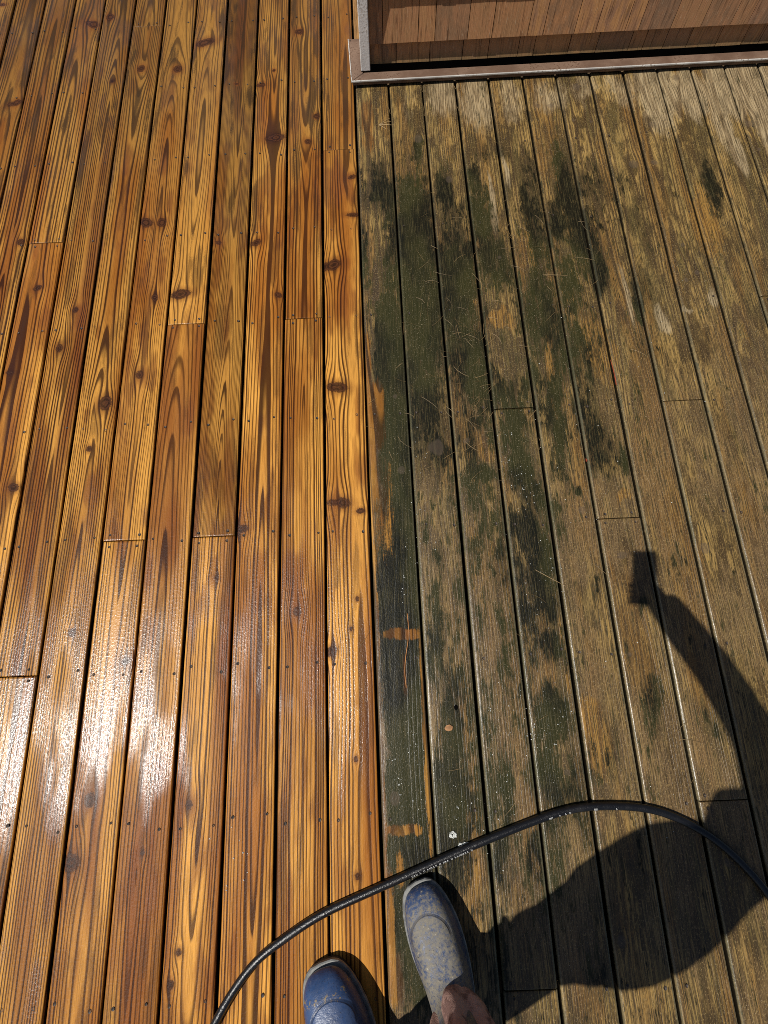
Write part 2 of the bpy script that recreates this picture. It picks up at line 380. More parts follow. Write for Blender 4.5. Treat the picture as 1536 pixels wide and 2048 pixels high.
    kcol = g.mix(g.step(kn, 0.70, 1.0, 0.0, 0.85), kcol, (0.016, 0.006, 0.0035))
    kcol = g.mix(g.mul(g.sub(1.0, washed), 0.75), kcol, (0.10, 0.078, 0.055))
    kmask = g.mul(g.step(kn, 0.85, 1.20, 0.92, 0.0), g.mad(washed, 0.5, 0.5))
    halo = g.step(kn, 0.9, 2.6, 0.55, 0.0)
    col = g.mix(g.mul(halo, washed), col, g.mix(late, (0.150, 0.045, 0.010), (0.026, 0.008, 0.004)))
    col = g.mix(kmask, col, kcol)
    # board sides turn nearly black below the top edge, down in the gaps
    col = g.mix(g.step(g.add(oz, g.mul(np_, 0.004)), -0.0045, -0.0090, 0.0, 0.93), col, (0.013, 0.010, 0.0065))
    # --- relief: hard latewood stands proud of the scoured earlywood, with a film of water over it
    film_n = g.noise(g.vm('MULTIPLY', W, (210.0, 130.0, 0)), 1.0, 2.0, 0.65)
    hgt = g.add(g.mul(late, 0.45), g.add(g.mul(fib, 0.35), g.mul(film_n, 1.05)))
    nrm = g.bump(hgt, 1.0, 0.00066)
    wet = g.mul(wet, g.step(g.add(g.add(film_n, g.mul(ns, 0.35)), g.mul(np_, 0.3)), 0.40, 0.60, 0.55, 1.0))
    r_clean = g.mixf(wet, 0.42, 0.22)
    r_dirty = g.mixf(algm, g.mixf(palem, g.mixf(film0, 0.52, 0.38), 0.75), g.mixf(film0, 0.45, 0.36))
    r_dirty = g.mixf(g.mul(rim, 2.0), r_dirty, 0.27)
    rough = g.mixf(washed, r_dirty, r_clean)
    spec = g.mixf(washed, g.mixf(g.math('MAXIMUM', palem, g.mul(algm, 0.8)), 0.40, 0.16), g.mixf(wet, 0.10, 0.44))
    return g.set(color=col, rough=rough, normal=nrm, spec=spec)
def simple(name, color, rough=0.6, var=0.25, scale=20.0, spec=0.4, bump=0.0, metal=0.0, stretch=(1, 1, 1)):
    g = G(name)
    P = g.vm('MULTIPLY', g.coord('Object'), stretch)
    nz = g.noise(P, scale, 4.0, 0.6)
    c0 = tuple(c*(1-var) for c in color); c1 = tuple(min(1, c*(1+var)) for c in color)
    nrm = g.bump(g.noise(P, scale*4, 3.0), 1.0, bump) if bump else None
    m = g.set(color=g.mix(g.step(nz, 0.3, 0.7), c0, c1), rough=rough, spec=spec, metal=metal)
    if nrm is not None: g.set(normal=nrm)
    return m

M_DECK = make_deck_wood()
M_JOIST = simple('joist_wood', (0.10, 0.065, 0.035), 0.8, 0.4, 12, 0.2)
M_SOIL = simple('soil', (0.045, 0.034, 0.024), 0.95, 0.5, 3.0, 0.1, 0.01)
M_NAIL = simple('nail_steel', (0.030, 0.020, 0.014), 0.55, 0.5, 120, 0.4)

# ------------------------------------------------------------------ ground below
ground = mesh_obj('ground', [(-300, -300, -0.42), (300, -300, -0.42), (300, 300, -0.42), (-300, 300, -0.42)], [(0, 1, 2, 3)], M_SOIL)
tag(ground, kind='structure')

# ------------------------------------------------------------------ deck
deck = tag(empty('deck', (0, 0, 0)), 'wooden deck, left half washed honey brown, right half dark with green algae', 'deck', kind='structure')
K_MIN, K_MAX = -17, 15
Y_BACK, Y_FRONT = -2.1, 4.35
THICK = 0.027
joint_of = {}
for k, yj in JOINTS:
    joint_of.setdefault(k, []).append(min(ROWS, key=lambda r: abs(r-yj)))
extra = {-11: [0.777], -12: [1.594], -13: [-0.0385], -10: [-0.447], -14: [1.1855], -3: [-1.264], 0: [-1.264], 9: [-0.0385], 10: [1.1855], 12: [0.37], 2: [-0.8555], -15: [0.37], 11: [-0.447], 13: [1.594], 14: [-0.0385]}
for k, L in extra.items(): joint_of.setdefault(k, []).extend(L)
# boards whose look stands out: (pith x, depth, slope, rings per metre), (brightness, red, cathedral height)
LOOK = {
    -1: ((0.030, 0.030, 0.002, 125), (1.08, 0.15, 0.020)),
    -2: ((0.004, 0.010, 0.006, 118), (1.02, 0.30, 0.055)),
    -3: ((0.012, 0.020, -0.004, 112), (1.10, 0.10, 0.042)),
    -4: ((0.012, 0.008, 0.000, 230), (0.74, 0.85, 0.034)),
    -5: ((-0.01, 0.024, 0.008, 100), (1.0, 0.50, 0.050)),
    -6: ((0.006, 0.012, 0.008, 120), (0.98, 0.20, 0.050)),
    -7: ((0.000, 0.006, 0.012, 125), (0.90, 0.35, 0.052)),
    -8: ((0.020, 0.024, -0.008, 122), (0.90, 0.55, 0.044)),
    -9: ((-0.03, 0.050, 0.010, 108), (1.08, 0.25, 0.024)),
    -10: ((0.004, 0.010, 0.004, 115), (0.98, 0.35, 0.050)),
}
knots_of = {}
for (k, kx, ky, kr, ka) in KNOTS: knots_of.setdefault(k, []).append((kx, ky, kr, ka))
rng = random.Random(31)
N_ACROSS = 22
def make_board(k, ya, yb, gap_a, gap_b):
    cx = board_x(k)
    y0 = ya + (0.0012 if gap_a else 0); y1 = yb - (0.0012 if gap_b else 0)
    hw = (0.0690 if k < 0 else 0.0696) + rng.uniform(-0.0009, 0.0005)
    rad = 0.0042 if k < 0 else 0.0070
    # cross-section, left underside round over the top to the right underside
    pts = [(-hw, -THICK+0.003)]
    for a in (180, 157, 135, 112, 90): pts.append((-hw+rad+rad*math.cos(math.radians(a)), -rad+rad*math.sin(math.radians(a))))
    for i in range(1, N_ACROSS): 
        u = -1+2*i/N_ACROSS; pts.append((u*(hw-rad), 0.0005*(1-u*u)))
    for a in (90, 68, 45, 23, 0): pts.append((hw-rad+rad*math.cos(math.radians(a)), -rad+rad*math.sin(math.radians(a))))
    pts += [(hw, -THICK+0.003), (hw-0.003, -THICK), (-hw+0.003, -THICK)]
    m = len(pts)
    px = np.array([p[0] for p in pts]); pz = np.array([p[1] for p in pts])
    # rows along the board: fine where the photograph looks, coarse elsewhere
    lo, hi = max(y0, -1.05), min(y1, 3.2)
    vis = -13 <= k <= 12 and hi > lo
    ys = [y0, y0+0.0006, y0+0.0022]
    if vis:
        if lo-y0 > 0.02: ys += list(np.linspace(y0+0.01, lo, max(2, int((lo-y0)/0.15)+1)))
        n = max(2, int((hi-lo)/0.010))
        ys += list(np.linspace(max(lo, y0+0.006), min(hi, y1-0.006), n))
        if y1-hi > 0.02: ys += list(np.linspace(hi+0.02, y1-0.01, max(2, int((y1-hi)/0.15)+1)))
    else:
        ys += list(np.linspace(y0+0.01, y1-0.01, max(3, int((y1-y0)/0.12))))
    ys += [y1-0.0022, y1-0.0006, y1]
    ys = np.array(sorted(set(round(float(v), 5) for v in ys)))
    n = len(ys)
    sd = int(rng.uniform(0, 100000))
    dz = rng.uniform(-0.0012, 0.0006)
    X = np.repeat(px[None, :], n, 0); Y = np.repeat(ys[:, None], m, 1); Z = np.repeat(pz[None, :], n, 0) + dz
    bow = 0.0026*(vn(Y*0.9, Y*0, sd)-0.5); lift = 0.0016*(vn(Y*0.8, Y*0, sd+3)-0.5)
    ends = np.minimum(ys-y0, y1-ys); end = np.where(ends < 0.0003, -0.0018, np.where(ends < 0.0012, -0.0006, 0.0))
    Z = Z + lift + np.where(Z > -0.01, end[:, None], 0)
    co = np.stack((X+bow, Y, Z), -1).reshape(-1, 3)
    ii, jj = np.meshgrid(np.arange(n-1), np.arange(m), indexing='ij')
    jn = (jj+1) % m
    quads = np.stack((ii*m+jj, (ii+1)*m+jj, (ii+1)*m+jn, ii*m+jn), -1).reshape(-1, 4)
    me = bpy.data.meshes.new('deck_board')
    nv, nq = len(co), len(quads)
    me.vertices.add(nv); me.vertices.foreach_set('co', co.ravel())
    me.loops.add(nq*4+2*m); me.polygons.add(nq+2)
    li = np.concatenate((quads.ravel(), np.arange(m), (n-1)*m+np.arange(m)[::-1]))
    me.loops.foreach_set('vertex_index', li.astype(np.int32))
    ls = np.concatenate((np.arange(nq)*4, [nq*4, nq*4+m]))
    me.polygons.foreach_set('loop_start', ls.astype(np.int32))
    sm = np.ones(nq+2, dtype=bool); sm[-2:] = False
    me.update(calc_edges=True)
    me.polygons.foreach_set('use_smooth', sm)
    me.validate()
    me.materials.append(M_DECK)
    # ---- look of this board
    if k in LOOK and not (k in (-5, -9) and ya > 1.1) and not (k == -4 and ya < 0.2): pi, to = LOOK[k]
    else:
        pi = (rng.uniform(-0.03, 0.03), rng.uniform(0.004, 0.05), rng.uniform(-0.012, 0.012), rng.uniform(100, 135))
        to = (rng.uniform(0.86, 1.1), rng.uniform(0.0, 0.6), rng.uniform(0.025, 0.055))
    ks = [q for q in knots_of.get(k, []) if ya < q[1] < yb]
    if not ks or k < -11 or k > 9:
        for _ in range(2): ks.append((rng.uniform(-0.05, 0.05), rng.uniform(ya, yb), rng.uniform(0.007, 0.016), rng.uniform(0.7, 1.0)))
    x = X; y = Y
    wxn = np.zeros_like(x); wyn = np.zeros_like(x); kd = np.full_like(x, 50.0)
    for (kx, ky, kr, ka) in ks:
        kr = kr*0.86
        ang = rng.uniform(-0.6, 0.6) if ka < 0.85 else 0.0
        dx = x-kx; dy = y-ky
        e = np.exp(-((dx/kr*0.52)**2+(dy/kr*0.24)**2))
        wxn += dx*e; wyn += dy*e
        rx = dx*math.cos(ang)+dy*math.sin(ang); ry = -dx*math.sin(ang)+dy*math.cos(ang)
        kd = np.minimum(kd, np.sqrt((rx/kr*ka)**2+(ry/kr*(0.85 if ka > 0.85 else 1.15))**2))
    xx = x - 0.86*wxn + 0.018*(fbm0(x*5, y*1.6, sd, 2)-0.5) + 0.0022*(fbm0(x*26, y*7, sd+1, 2)-0.5)
    yy = y - 0.55*wyn
    h = pi[1] + pi[2]*yy + 2.2*to[2]*(fbm0(xx*2, yy*0.62, sd+2, 3, 0.38)-0.5)
    r = np.sqrt((xx-pi[0])**2 + h*h)
    phase = r*pi[3] + 1.7*fbm0(r*55, r*0, sd+4, 2) + sd % 97
    blotch = fbm0(x*14, y*2.2, sd+5, 3); blotch2 = fbm0(x*26, y*5, sd+6, 3)
    redm = to[1]*sst(fbm0(x*22, y*0.7, sd+7, 2), 0.45, 0.66)
    strk = fbm0(x*38, y*3.5, sd+8, 4, 0.65)
    X2 = x+cx
    n1 = fbm(X2*9, y*3, 11, 3); n2 = fbm(X2*9, y*3, 23, 3); n3 = fbm(X2*45, y*14, 31, 2); n4 = fbm(X2*45, y*14, 47, 2)
    Wx = X2 + 0.05*(n1-0.5) + 0.014*(n3-0.5); Wy = y + 0.20*(n2-0.5) + 0.06*(n4-0.5)
    mott = fbm(X2*7, y*3, 61, 4, 0.6); mott2 = fbm0(X2*24, y*7, 71, 4, 0.62)
    if k >= 0:
        alg = blobf(Wx, Wy, ALGAE) + 0.75*(mott2-0.5)
        alg = alg + 0.16*(1-sst(X2+0.4*(n1-0.5), 0.25, 0.6))*(1-sst(y+0.5*(n2-0.5), 1.35, 1.8))
        if k == 0: alg = alg + 0.45*sst(X2, -0.045, -0.005)*(1-sst(y, 0.85, 1.25))*sst(y, -1.0, -0.8) + 0.3*sst(X2, 0.0, 0.02)*(1-sst(y, 0.75, 0.95))*sst(y, 0.0, 0.12)
        stray = 1.7*(fbm0(X2*17, y*5, 83, 4, 0.6)-0.28)*(1-sst(X2+0.3*(mott-0.5)+0.35*(1-sst(y, 0.1, 0.8)), 0.55, 1.30))*(1-sst(y, 1.75, 2.15))
        alg = np.maximum(alg, stray)
        alg = np.maximum(alg, 0.42*(mott2-0.15)*(1-sst(y, 1.5, 2.0)))
        cle = barf(X2+0.008*(n3-0.5), y+0.012*(n4-0.5), CLEAN)
        gold = blobf(Wx, Wy, GOLD); pale = blobf(Wx, Wy, PALE)
    else:
        alg = np.zeros_like(x); cle = np.zeros_like(x); gold = alg; pale = alg
    film = 1-sst(y+1.2*(mott-0.5)-0.35*(X2-0.6), 0.35, 1.25)
    wet = sst(0.5*fbm(X2*5, y*2.4, 91, 3) + 0.5*fbm0(x*9, y*2.6, sd+9, 3) + 0.45*(blotch2-0.5) + 0.29*np.exp(-((X2+0.78)/0.34)**2-((y-0.05)/0.33)**2) - 0.145 - 0.12*(1-sst(y, -0.55, -0.25)), 0.36, 0.58)
    def vec(name, a, b, c):
        at = me.attributes.new(name, 'FLOAT_VECTOR', 'POINT'); at.data.foreach_set('vector', np.stack((a, b, c), -1).astype(np.float32).ravel())
    def col4(name, a, b, c, d):
        at = me.attributes.new(name, 'FLOAT_COLOR', 'POINT'); at.data.foreach_set('color', np.stack((a, b, c, d), -1).astype(np.float32).ravel())
    vec('grain', phase, xx, yy)
    at = me.attributes.new('knot', 'FLOAT', 'POINT'); at.data.foreach_set('value', kd.astype(np.float32).ravel())
    col4('field_a', blotch, blotch2, redm, strk)
    col4('stain', alg, cle, gold, pale)
    col4('field_b', mott, mott2, film, wet)
    o = bpy.data.objects.new('deck_board', me); COL.objects.link(o)
    o.location = (cx, 0, 0); o.parent = deck
    o['tone'] = float(to[0])
    return o
spans = {}
for k in range(K_MIN, K_MAX+1):
    if k < -0.5: yf = Y_FRONT + rng.uniform(-0.003, 0.003)
    else: yf = WALL_Y - 0.006 + rng.uniform(-0.003, 0.003)
    cuts = sorted(set([c for c in joint_of.get(k, []) if Y_BACK+0.2 < c < yf-0.2]))
    if k == -4:  # this column also has the short length seen near the top
        pass
    ys = [Y_BACK + rng.uniform(-0.003, 0.003)] + cuts + [yf]
    spans[k] = ys
    for i in range(len(ys)-1):
        make_board(k, ys[i], ys[i+1], i > 0, i < len(ys)-2)

# joists under the boards
for yr in ROWS:
    if yr < Y_BACK or yr > Y_FRONT: continue
    bm = bmesh.new(); add_box(bm, board_x(K_MIN)-0.07, board_x(K_MAX)+0.07, yr-0.019, yr+0.019, -THICK-0.19, -THICK-0.0015)
    bm_obj('joist', bm, M_JOIST, deck)
bm = bmesh.new(); add_box(bm, board_x(K_MIN)-0.115, board_x(K_MIN)-0.075, Y_BACK, Y_FRONT, -0.25, -0.004); bm_obj('rim_joist', bm, M_JOIST, deck)
bm = bmesh.new(); add_box(bm, board_x(K_MIN)-0.115, board_x(K_MAX)+0.115, Y_BACK-0.045, Y_BACK-0.005, -0.25, -0.004); bm_obj('rim_joist', bm, M_JOIST, deck)

# nail heads, two to a board on every joist, four where two boards meet
bm = bmesh.new()
def nail(x, y, r, z):
    n = 7
    ph = rng.uniform(0, 1)
    c = bm.verts.new((x, y, z-0.0006))
    ring = [bm.verts.new((x+r*math.cos(2*math.pi*(i+ph)/n), y+r*1.15*math.sin(2*math.pi*(i+ph)/n), z+0.0009)) for i in range(n)]
    for i in range(n): bm.faces.new((c, ring[i], ring[(i+1) % n]))
for k in range(-15, 13):
    cx = board_x(k)
    for yr in ROWS:
        if yr < -1.5 or yr > spans[k][-1]-0.03: continue
        at_joint = any(abs(yr-c) < 0.02 for c in spans[k][1:-1])
        for s in (-1, 1):
            if k >= 0 and rng.random() < 0.45: continue
            offs = (-0.017, 0.017) if at_joint else (rng.uniform(-0.012, 0.012),)
            for oy in offs:
                nail(cx + s*(0.045+rng.uniform(-0.006, 0.006)), yr+oy+rng.uniform(-0.004, 0.004), rng.uniform(0.0034, 0.0046), 0.0006)
nails = bm_obj('nail_heads', bm, M_NAIL, deck)
nails['kind'] = 'stuff'

# ------------------------------------------------------------------ shingled wall with its base trim
def make_shingle_mat():
    g = G('cedar_shingle')
    P = g.coord('Object')
    sd = g.attr('seed').outputs['Fac']
    Ps = g.vm('ADD', P, g.comb(g.mul(sd, 1.7), 0.0, g.mul(sd, 0.9)))
    a = g.noise(g.vm('MULTIPLY', Ps, (160.0, 20.0, 9.0)), 1.0, 4.0, 0.65)
    b = g.noise(g.vm('MULTIPLY', Ps, (35.0, 5.0, 12.0)), 1.0, 3.0, 0.6)
    c = g.noise(g.vm('MULTIPLY', Ps, (330.0, 20.0, 40.0)), 1.0, 2.0, 0.6)
    t = g.math('FRACT', sd)
    base = g.mix(t, (0.38, 0.200, 0.110), (0.50, 0.240, 0.105))
    base = g.mix(g.step(b, 0.35, 0.65), base, g.mix(g.math('FRACT', g.mul(sd, 7.3)), (0.24, 0.145, 0.090), (0.58, 0.290, 0.115)))
    base = g.mix(g.step(a, 0.50, 0.72, 0.0, 0.75), base, (0.085, 0.038, 0.018))
    base = g.mix(g.step(c, 0.62, 0.74, 0.0, 0.5), base, (0.62, 0.46, 0.30))
    W = g.pos(); wx, wy, wz = g.sep(W)
    green = g.mul(g.step(g.add(wz, g.mul(g.sub(b, 0.5), 0.09)), 0.085, 0.03), 0.55)
    base = g.mix(green, base, (0.17, 0.145, 0.06))
    return g.set(color=base, rough=0.72, spec=0.25, normal=g.bump(g.add(a, g.mul(c, 0.5)), 1.0, 0.0012))
M_SHINGLE = make_shingle_mat()
def make_paint(name, c0, c1, chip, rough=0.55):
    g = G(name)
    P = g.coord('Object')
    n = g.noise(P, 9.0, 4.0, 0.6); n2 = g.noise(P, 120.0, 3.0, 0.6)
    col = g.mix(g.step(n, 0.35, 0.65), c0, c1)
    col = g.mix(g.step(g.add(n2, g.mul(g.sub(n, 0.5), 0.6)), 0.60, 0.70, 0.0, 0.8), col, chip)
    return g.set(color=col, rough=rough, spec=0.35, normal=g.bump(n2, 0.8, 0.0008))
M_FLASH = make_paint('brown_flashing_paint', (0.120, 0.070, 0.045), (0.185, 0.118, 0.080), (0.08, 0.040, 0.022), 0.62)
M_EDGE = make_paint('worn_metal_edge', (0.36, 0.34, 0.31), (0.52, 0.50, 0.46), (0.16, 0.12, 0.09), 0.45)
M_POST = make_paint('weathered_white_paint', (0.70, 0.68, 0.64), (0.84, 0.82, 0.78), (0.45, 0.40, 0.34), 0.6)
M_DARKWALL = simple('wall_sheathing', (0.018, 0.014, 0.010), 0.9, 0.4, 8, 0.1)

wall = tag(empty('house_wall', (0.0, 2.44, 0.0)), 'brown cedar shingle house wall with grey corner board and brown base flashing', 'wall')
def wpart(name, bm, mat, parent=None, smooth=False):
    o = bm_obj(name, bm, mat, None, smooth)
    o.parent = wall if parent is None else parent
    o.matrix_parent_inverse = o.parent.matrix_world.inverted() if parent is None else Matrix.Identity(4)
    return o
bpy.context.view_layer.update()
bm = bmesh.new(); add_box(bm, -0.012, 2.45, 2.447, 4.35, 0.05, 2.45); wpart('sheathing', bm, M_DARKWALL)
bm = bmesh.new(); add_box(bm, -0.012, 2.45, 2.452, 4.35, -0.30, 0.049); wpart('footing', bm, M_DARKWALL)
srng = random.Random(5)
def shingle_bm(bm, x0, x1, z0, z1, yb, yt, th):
    """a tapered cedar shingle: thick butt at z0, thin at z1"""
    j = srng.uniform(-0.0004, 0.0004)
    vs = [bm.verts.new(p) for p in ((x0, yb, z0+j), (x1, yb, z0-j), (x1, yb+th, z0-j), (x0, yb+th, z0+j), (x0, yt, z1), (x1, yt, z1), (x1, yt+0.003, z1), (x0, yt+0.003, z1))]
    for f in ((3,2,1,0),(4,5,6,7),(0,1,5,4),(1,2,6,5),(2,3,7,6),(3,0,4,7)): bm.faces.new([vs[i] for i in f])
def course(z0, expo, yb, yt, single, bm_all=None):
    x = 0.013
    first = True
    while x < 2.44:
        w = srng.uniform(0.055, 0.15)
        x1 = min(x+w, 2.445)
        b = bm_all if bm_all is not None else bmesh.new()
        dy = srng.uniform(-0.0005, 0.0005)
        shingle_bm(b, x, x1-0.0028, z0+srng.uniform(-0.0006, 0.0006), z0+expo+0.045, yb+dy, yt, 0.0085)
        if bm_all is None:
            o = wpart('shingle', b, M_SHINGLE)
            o['seed'] = srng.uniform(0, 50)
        x = x1
course(0.040, 0.075, 2.4275, 2.4395, True)
course(0.117, 0.170, 2.4170, 2.4360, True)
course(0.287, 0.170, 2.4170, 2.4360, True)
bm = bmesh.new()
z = 0.457
while z < 2.3:
    course(z, 0.17, 2.4170, 2.4360, False, bm); z += 0.17
up = wpart('upper_shingles', bm, M_SHINGLE); up['kind'] = 'stuff'; up['seed'] = 3.3
# corner board, grey white, standing on the flashing
bm = bmesh.new(); add_box(bm, -0.028, 0.0125, 2.399, 2.446, 0.0325, 2.42); bevel_all(bm, 0.003, 2); wpart('corner_board', bm, M_POST)
bm = bmesh.new(); add_box(bm, -0.0255, -0.0125, 2.4465, 4.34, 0.034, 2.42); bevel_all(bm, 0.002); wpart('side_board', bm, M_POST)
bm = bmesh.new(); add_box(bm, -0.0545, -0.0285, 2.41, 4.34, -0.027, -0.0012); bevel_all(bm, 0.003, 2)
bm_obj('ripped_board', bm, simple('ripped_board_wood', (0.26, 0.135, 0.045), 0.6, 0.5, 30.0, 0.3, 0.0006, stretch=(6, 0.4, 6)), deck)
# flashing: front strip, left strip, mitred at the corner, each with a worn bright lip
def prism(bm, poly, z0, z1):
    lo = [bm.verts.new((p[0], p[1], z0)) for p in poly]; hi = [bm.verts.new((p[0], p[1], z1)) for p in poly]
    n = len(poly)
    bm.faces.new(lo[::-1]); bm.faces.new(hi)
    for i in range(n): bm.faces.new((lo[i], lo[(i+1) % n], hi[(i+1) % n], hi[i]))
bm = bmesh.new(); prism(bm, [(-0.066, 2.352), (2.46, 2.358), (2.46, 2.404), (-0.016, 2.398)], 0.010, 0.029); bevel_all(bm, 0.0015)
fl = wpart('base_flashing', bm, M_FLASH)
bm = bmesh.new(); prism(bm, [(-0.072, 2.3455), (2.46, 2.3515), (2.46, 2.3575), (-0.0675, 2.3515)], 0.0245, 0.0308); bevel_all(bm, 0.0012)
o = wpart('worn_lip', bm, M_EDGE); 
bm = bmesh.new(); prism(bm, [(-0.0675, 2.3535), (-0.0175, 2.3995), (-0.0290, 2.4045), (-0.0290, 2.612), (-0.0770, 2.612)], 0.0095, 0.0285); bevel_all(bm, 0.0015)
wpart('base_flashing', bm, M_FLASH)
bm = bmesh.new(); prism(bm, [(-0.0725, 2.3465), (-0.0685, 2.3535), (-0.0775, 2.612), (-0.0815, 2.612)], 0.0245, 0.0305); bevel_all(bm, 0.001)
wpart('worn_lip', bm, M_EDGE)
bm = bmesh.new()
for (sx, sy) in ((-0.071, 2.60), (-0.021, 2.39)):
    bmesh.ops.create_circle(bm, cap_ends=True, segments=8, radius=0.0035, matrix=Matrix.Translation((sx, sy, 0.0293)))
wpart('screw_heads', bm, M_NAIL)['kind'] = 'stuff'

# ------------------------------------------------------------------ pressure hose
def make_rubber():
    g = G('wet_black_rubber')
    P = g.coord('Object')
    n = g.noise(P, 260.0, 3.0, 0.6); n2 = g.noise(P, 30.0, 3.0, 0.6)
    col = g.mix(g.step(n2, 0.5, 0.75, 0.0, 0.6), (0.006, 0.006, 0.007), (0.022, 0.020, 0.019))
    col = g.mix(g.step(n, 0.68, 0.75, 0.0, 0.4), col, (0.07, 0.063, 0.055))
    return g.set(color=col, rough=g.mixf(n2, 0.22, 0.42), spec=0.5, normal=g.bump(n, 1.0, 0.0009))
M_HOSE = make_rubber()
M_PRINT = simple('white_hose_print', (0.62, 0.62, 0.60), 0.5, 0.2, 200)
HOSE_R = 0.0104
hp = [(-0.64, -1.32), (-0.575, -1.07), (-0.5, -0.893), (-0.409, -0.774), (-0.332, -0.723), (-0.227, -0.666), (-0.094, -0.62), (0.056, -0.568), (0.181, -0.525), (0.336, -0.477), (0.45, -0.447), (0.547, -0.440), (0.669, -0.449), (0.758, -0.48), (0.842, -0.531), (0.906, -0.597), (0.951, -0.661), (0.99, -0.76), (1.0, -0.9), (0.96, -1.08)]
hpts = catmull([(p[0], p[1]-0.004, HOSE_R+0.0008) for p in hp], 8)
for _ in range(14):
    hpts = [hpts[0]] + [(hpts[i-1]+hpts[i]*2+hpts[i+1])/4 for i in range(1, len(hpts)-1)] + [hpts[-1]]
V, F = tube(hpts, HOSE_R, 14)
hose = mesh_obj('pressure_hose', V, F, None, None, smooth=True)
hose.data.materials.append(M_HOSE)
tag(hose, 'black rubber pressure hose curving across the boards in front of the boots', 'hose')
# pale print along the hose: rows of short strokes, too worn to read
bm = bmesh.new()
prng = random.Random(3)
cum = [0.0]
for i in range(1, len(hpts)): cum.append(cum[-1]+(hpts[i]-hpts[i-1]).length)
def hose_at(s):
    for i in range(1, len(cum)):
        if cum[i] >= s:
            f = (s-cum[i-1])/(cum[i]-cum[i-1]); return hpts[i-1].lerp(hpts[i], f), (hpts[i]-hpts[i-1]).normalized()
    return hpts[-1], (hpts[-1]-hpts[-2]).normalized()
def s_of_x(xv):
    return min(range(len(hpts)), key=lambda i: abs(hpts[i].x-xv))
def stroke(s, ang0, ds, dang, wid):
    q = []
    for (ss, aa) in ((s-wid/2, ang0), (s+wid/2, ang0), (s+ds+wid/2, ang0+dang), (s+ds-wid/2, ang0+dang)):
        p, t = hose_at(ss)
        side = Vector((t.y, -t.x, 0)).normalized()
        q.append(bm.verts.new(p + (side*math.cos(aa)+Vector((0, 0, 1))*math.sin(aa))*(HOSE_R+0.0003)))
    try: bm.faces.new(q)
    except ValueError: pass
for (xa, xb, dens) in ((0.02, 0.19, 1.0), (0.40, 0.60, 0.35)):
    s = cum[s_of_x(xa)]; s1 = cum[s_of_x(xb)]
    while s < s1:
        if prng.random() < dens:
            a0 = math.radians(42); da = math.radians(34)
            kind = prng.random()
            stroke(s, a0, 0.0, da, 0.0011)
            if kind < 0.5: stroke(s, a0+da*0.9, 0.0028, -da*0.85, 0.0010)
            else: stroke(s+0.003, a0, 0.0, da, 0.0010)
            if kind > 0.7: stroke(s+0.0015, a0+da*0.45, 0.0012, 0.09, 0.0022)
        s += prng.choice((0.0056, 0.0060, 0.0064, 0.011))
pr = bm_obj('faded_print', bm, M_PRINT, hose); pr['kind'] = 'stuff'

# ------------------------------------------------------------------ person holding the phone
def make_boot_mat():
    g = G('blue_rubber')
    P = g.coord('Object'); x, y, z = g.sep(P)
    dirt = g.attr('dirt').outputs['Fac']
    n = g.noise(P, 16.0, 4.0, 0.6); n2 = g.noise(P, 150.0, 3.0, 0.65); n3 = g.noise(P, 420.0, 2.0, 0.6)
    blue = g.mix(g.step(n, 0.3, 0.7), (0.017, 0.041, 0.112), (0.029, 0.070, 0.180))
    top = g.step(z, 0.045, 0.085)
    dm = g.step(g.add(g.add(g.mul(n, 0.45), g.mul(n2, 0.75)), g.mul(top, 0.16)), 0.50, 0.84)
    dm = g.mul(g.mul(dm, dirt), 0.88)
    col = g.mix(dm, blue, g.mix(n2, (0.10, 0.088, 0.062), (0.27, 0.235, 0.165)))
    # grit left in a line over the toe
    ln = g.math('ABSOLUTE', g.sub(y, g.add(0.112, g.mul(g.sub(n, 0.5), 0.03))))
    line = g.mul(g.step(ln, 0.004, 0.011, 1.0, 0.0), g.step(n2, 0.54, 0.60))
    col = g.mix(g.mul(line, g.math('SUBTRACT', 1.0, g.mul(dirt, 0.6))), col, (0.23, 0.17, 0.08))
    col = g.mix(g.step(n3, 0.64, 0.70, 0.0, 0.85), col, (0.018, 0.016, 0.014))
    col = g.mix(g.mul(g.step(n2, 0.66, 0.72, 0.0, 0.7), dirt), col, (0.42, 0.40, 0.34))
    # moulded seam round the toe cap
    sr = g.math('SQRT', g.add(g.mul(g.mul(x, x), 1.35), g.mul(g.sub(y, 0.065), g.sub(y, 0.065))))
    seam = g.step(g.math('ABSOLUTE', g.sub(sr, 0.047)), 0.0012, 0.0034, 1.0, 0.0)
    seam = g.mul(seam, g.step(y, 0.055, 0.07))
    col = g.mix(g.mul(seam, 0.55), col, (0.010, 0.016, 0.035))
    rough = g.mixf(dm, 0.33, 0.75)
    return g.set(color=col, rough=rough, spec=0.5, normal=g.bump(g.sub(g.add(n2, g.mul(n3, 0.4)), g.mul(seam, 1.5)), 0.7, 0.0010))
M_BOOT = make_boot_mat()
M_SOLE = simple('pale_sole_rubber', (0.17, 0.17, 0.16), 0.55, 0.4, 60, 0.4, 0.0005)
M_TREAD = simple('dark_sole_rubber', (0.025, 0.026, 0.03), 0.6, 0.3, 40)
def make_cloth(name, c0, c1, c2):
    g = G(name)
    P = g.coord('Object')
    n = g.noise(P, 22.0, 5.0, 0.65); n2 = g.noise(P, 8.0, 3.0, 0.6); n3 = g.noise(P, 300.0, 3.0, 0.6)
    col = g.mix(g.step(n2, 0.35, 0.65), c0, c1)
    col = g.mix(g.step(n, 0.48, 0.62, 0.0, 0.9), col, c2)
    col = g.mix(g.step(n3, 0.55, 0.75, 0.0, 0.5), col, tuple(v*0.4 for v in c0))
    return g.set(color=col, rough=0.9, spec=0.15, normal=g.bump(g.add(n, g.mul(n3, 0.6)), 1.0, 0.002))
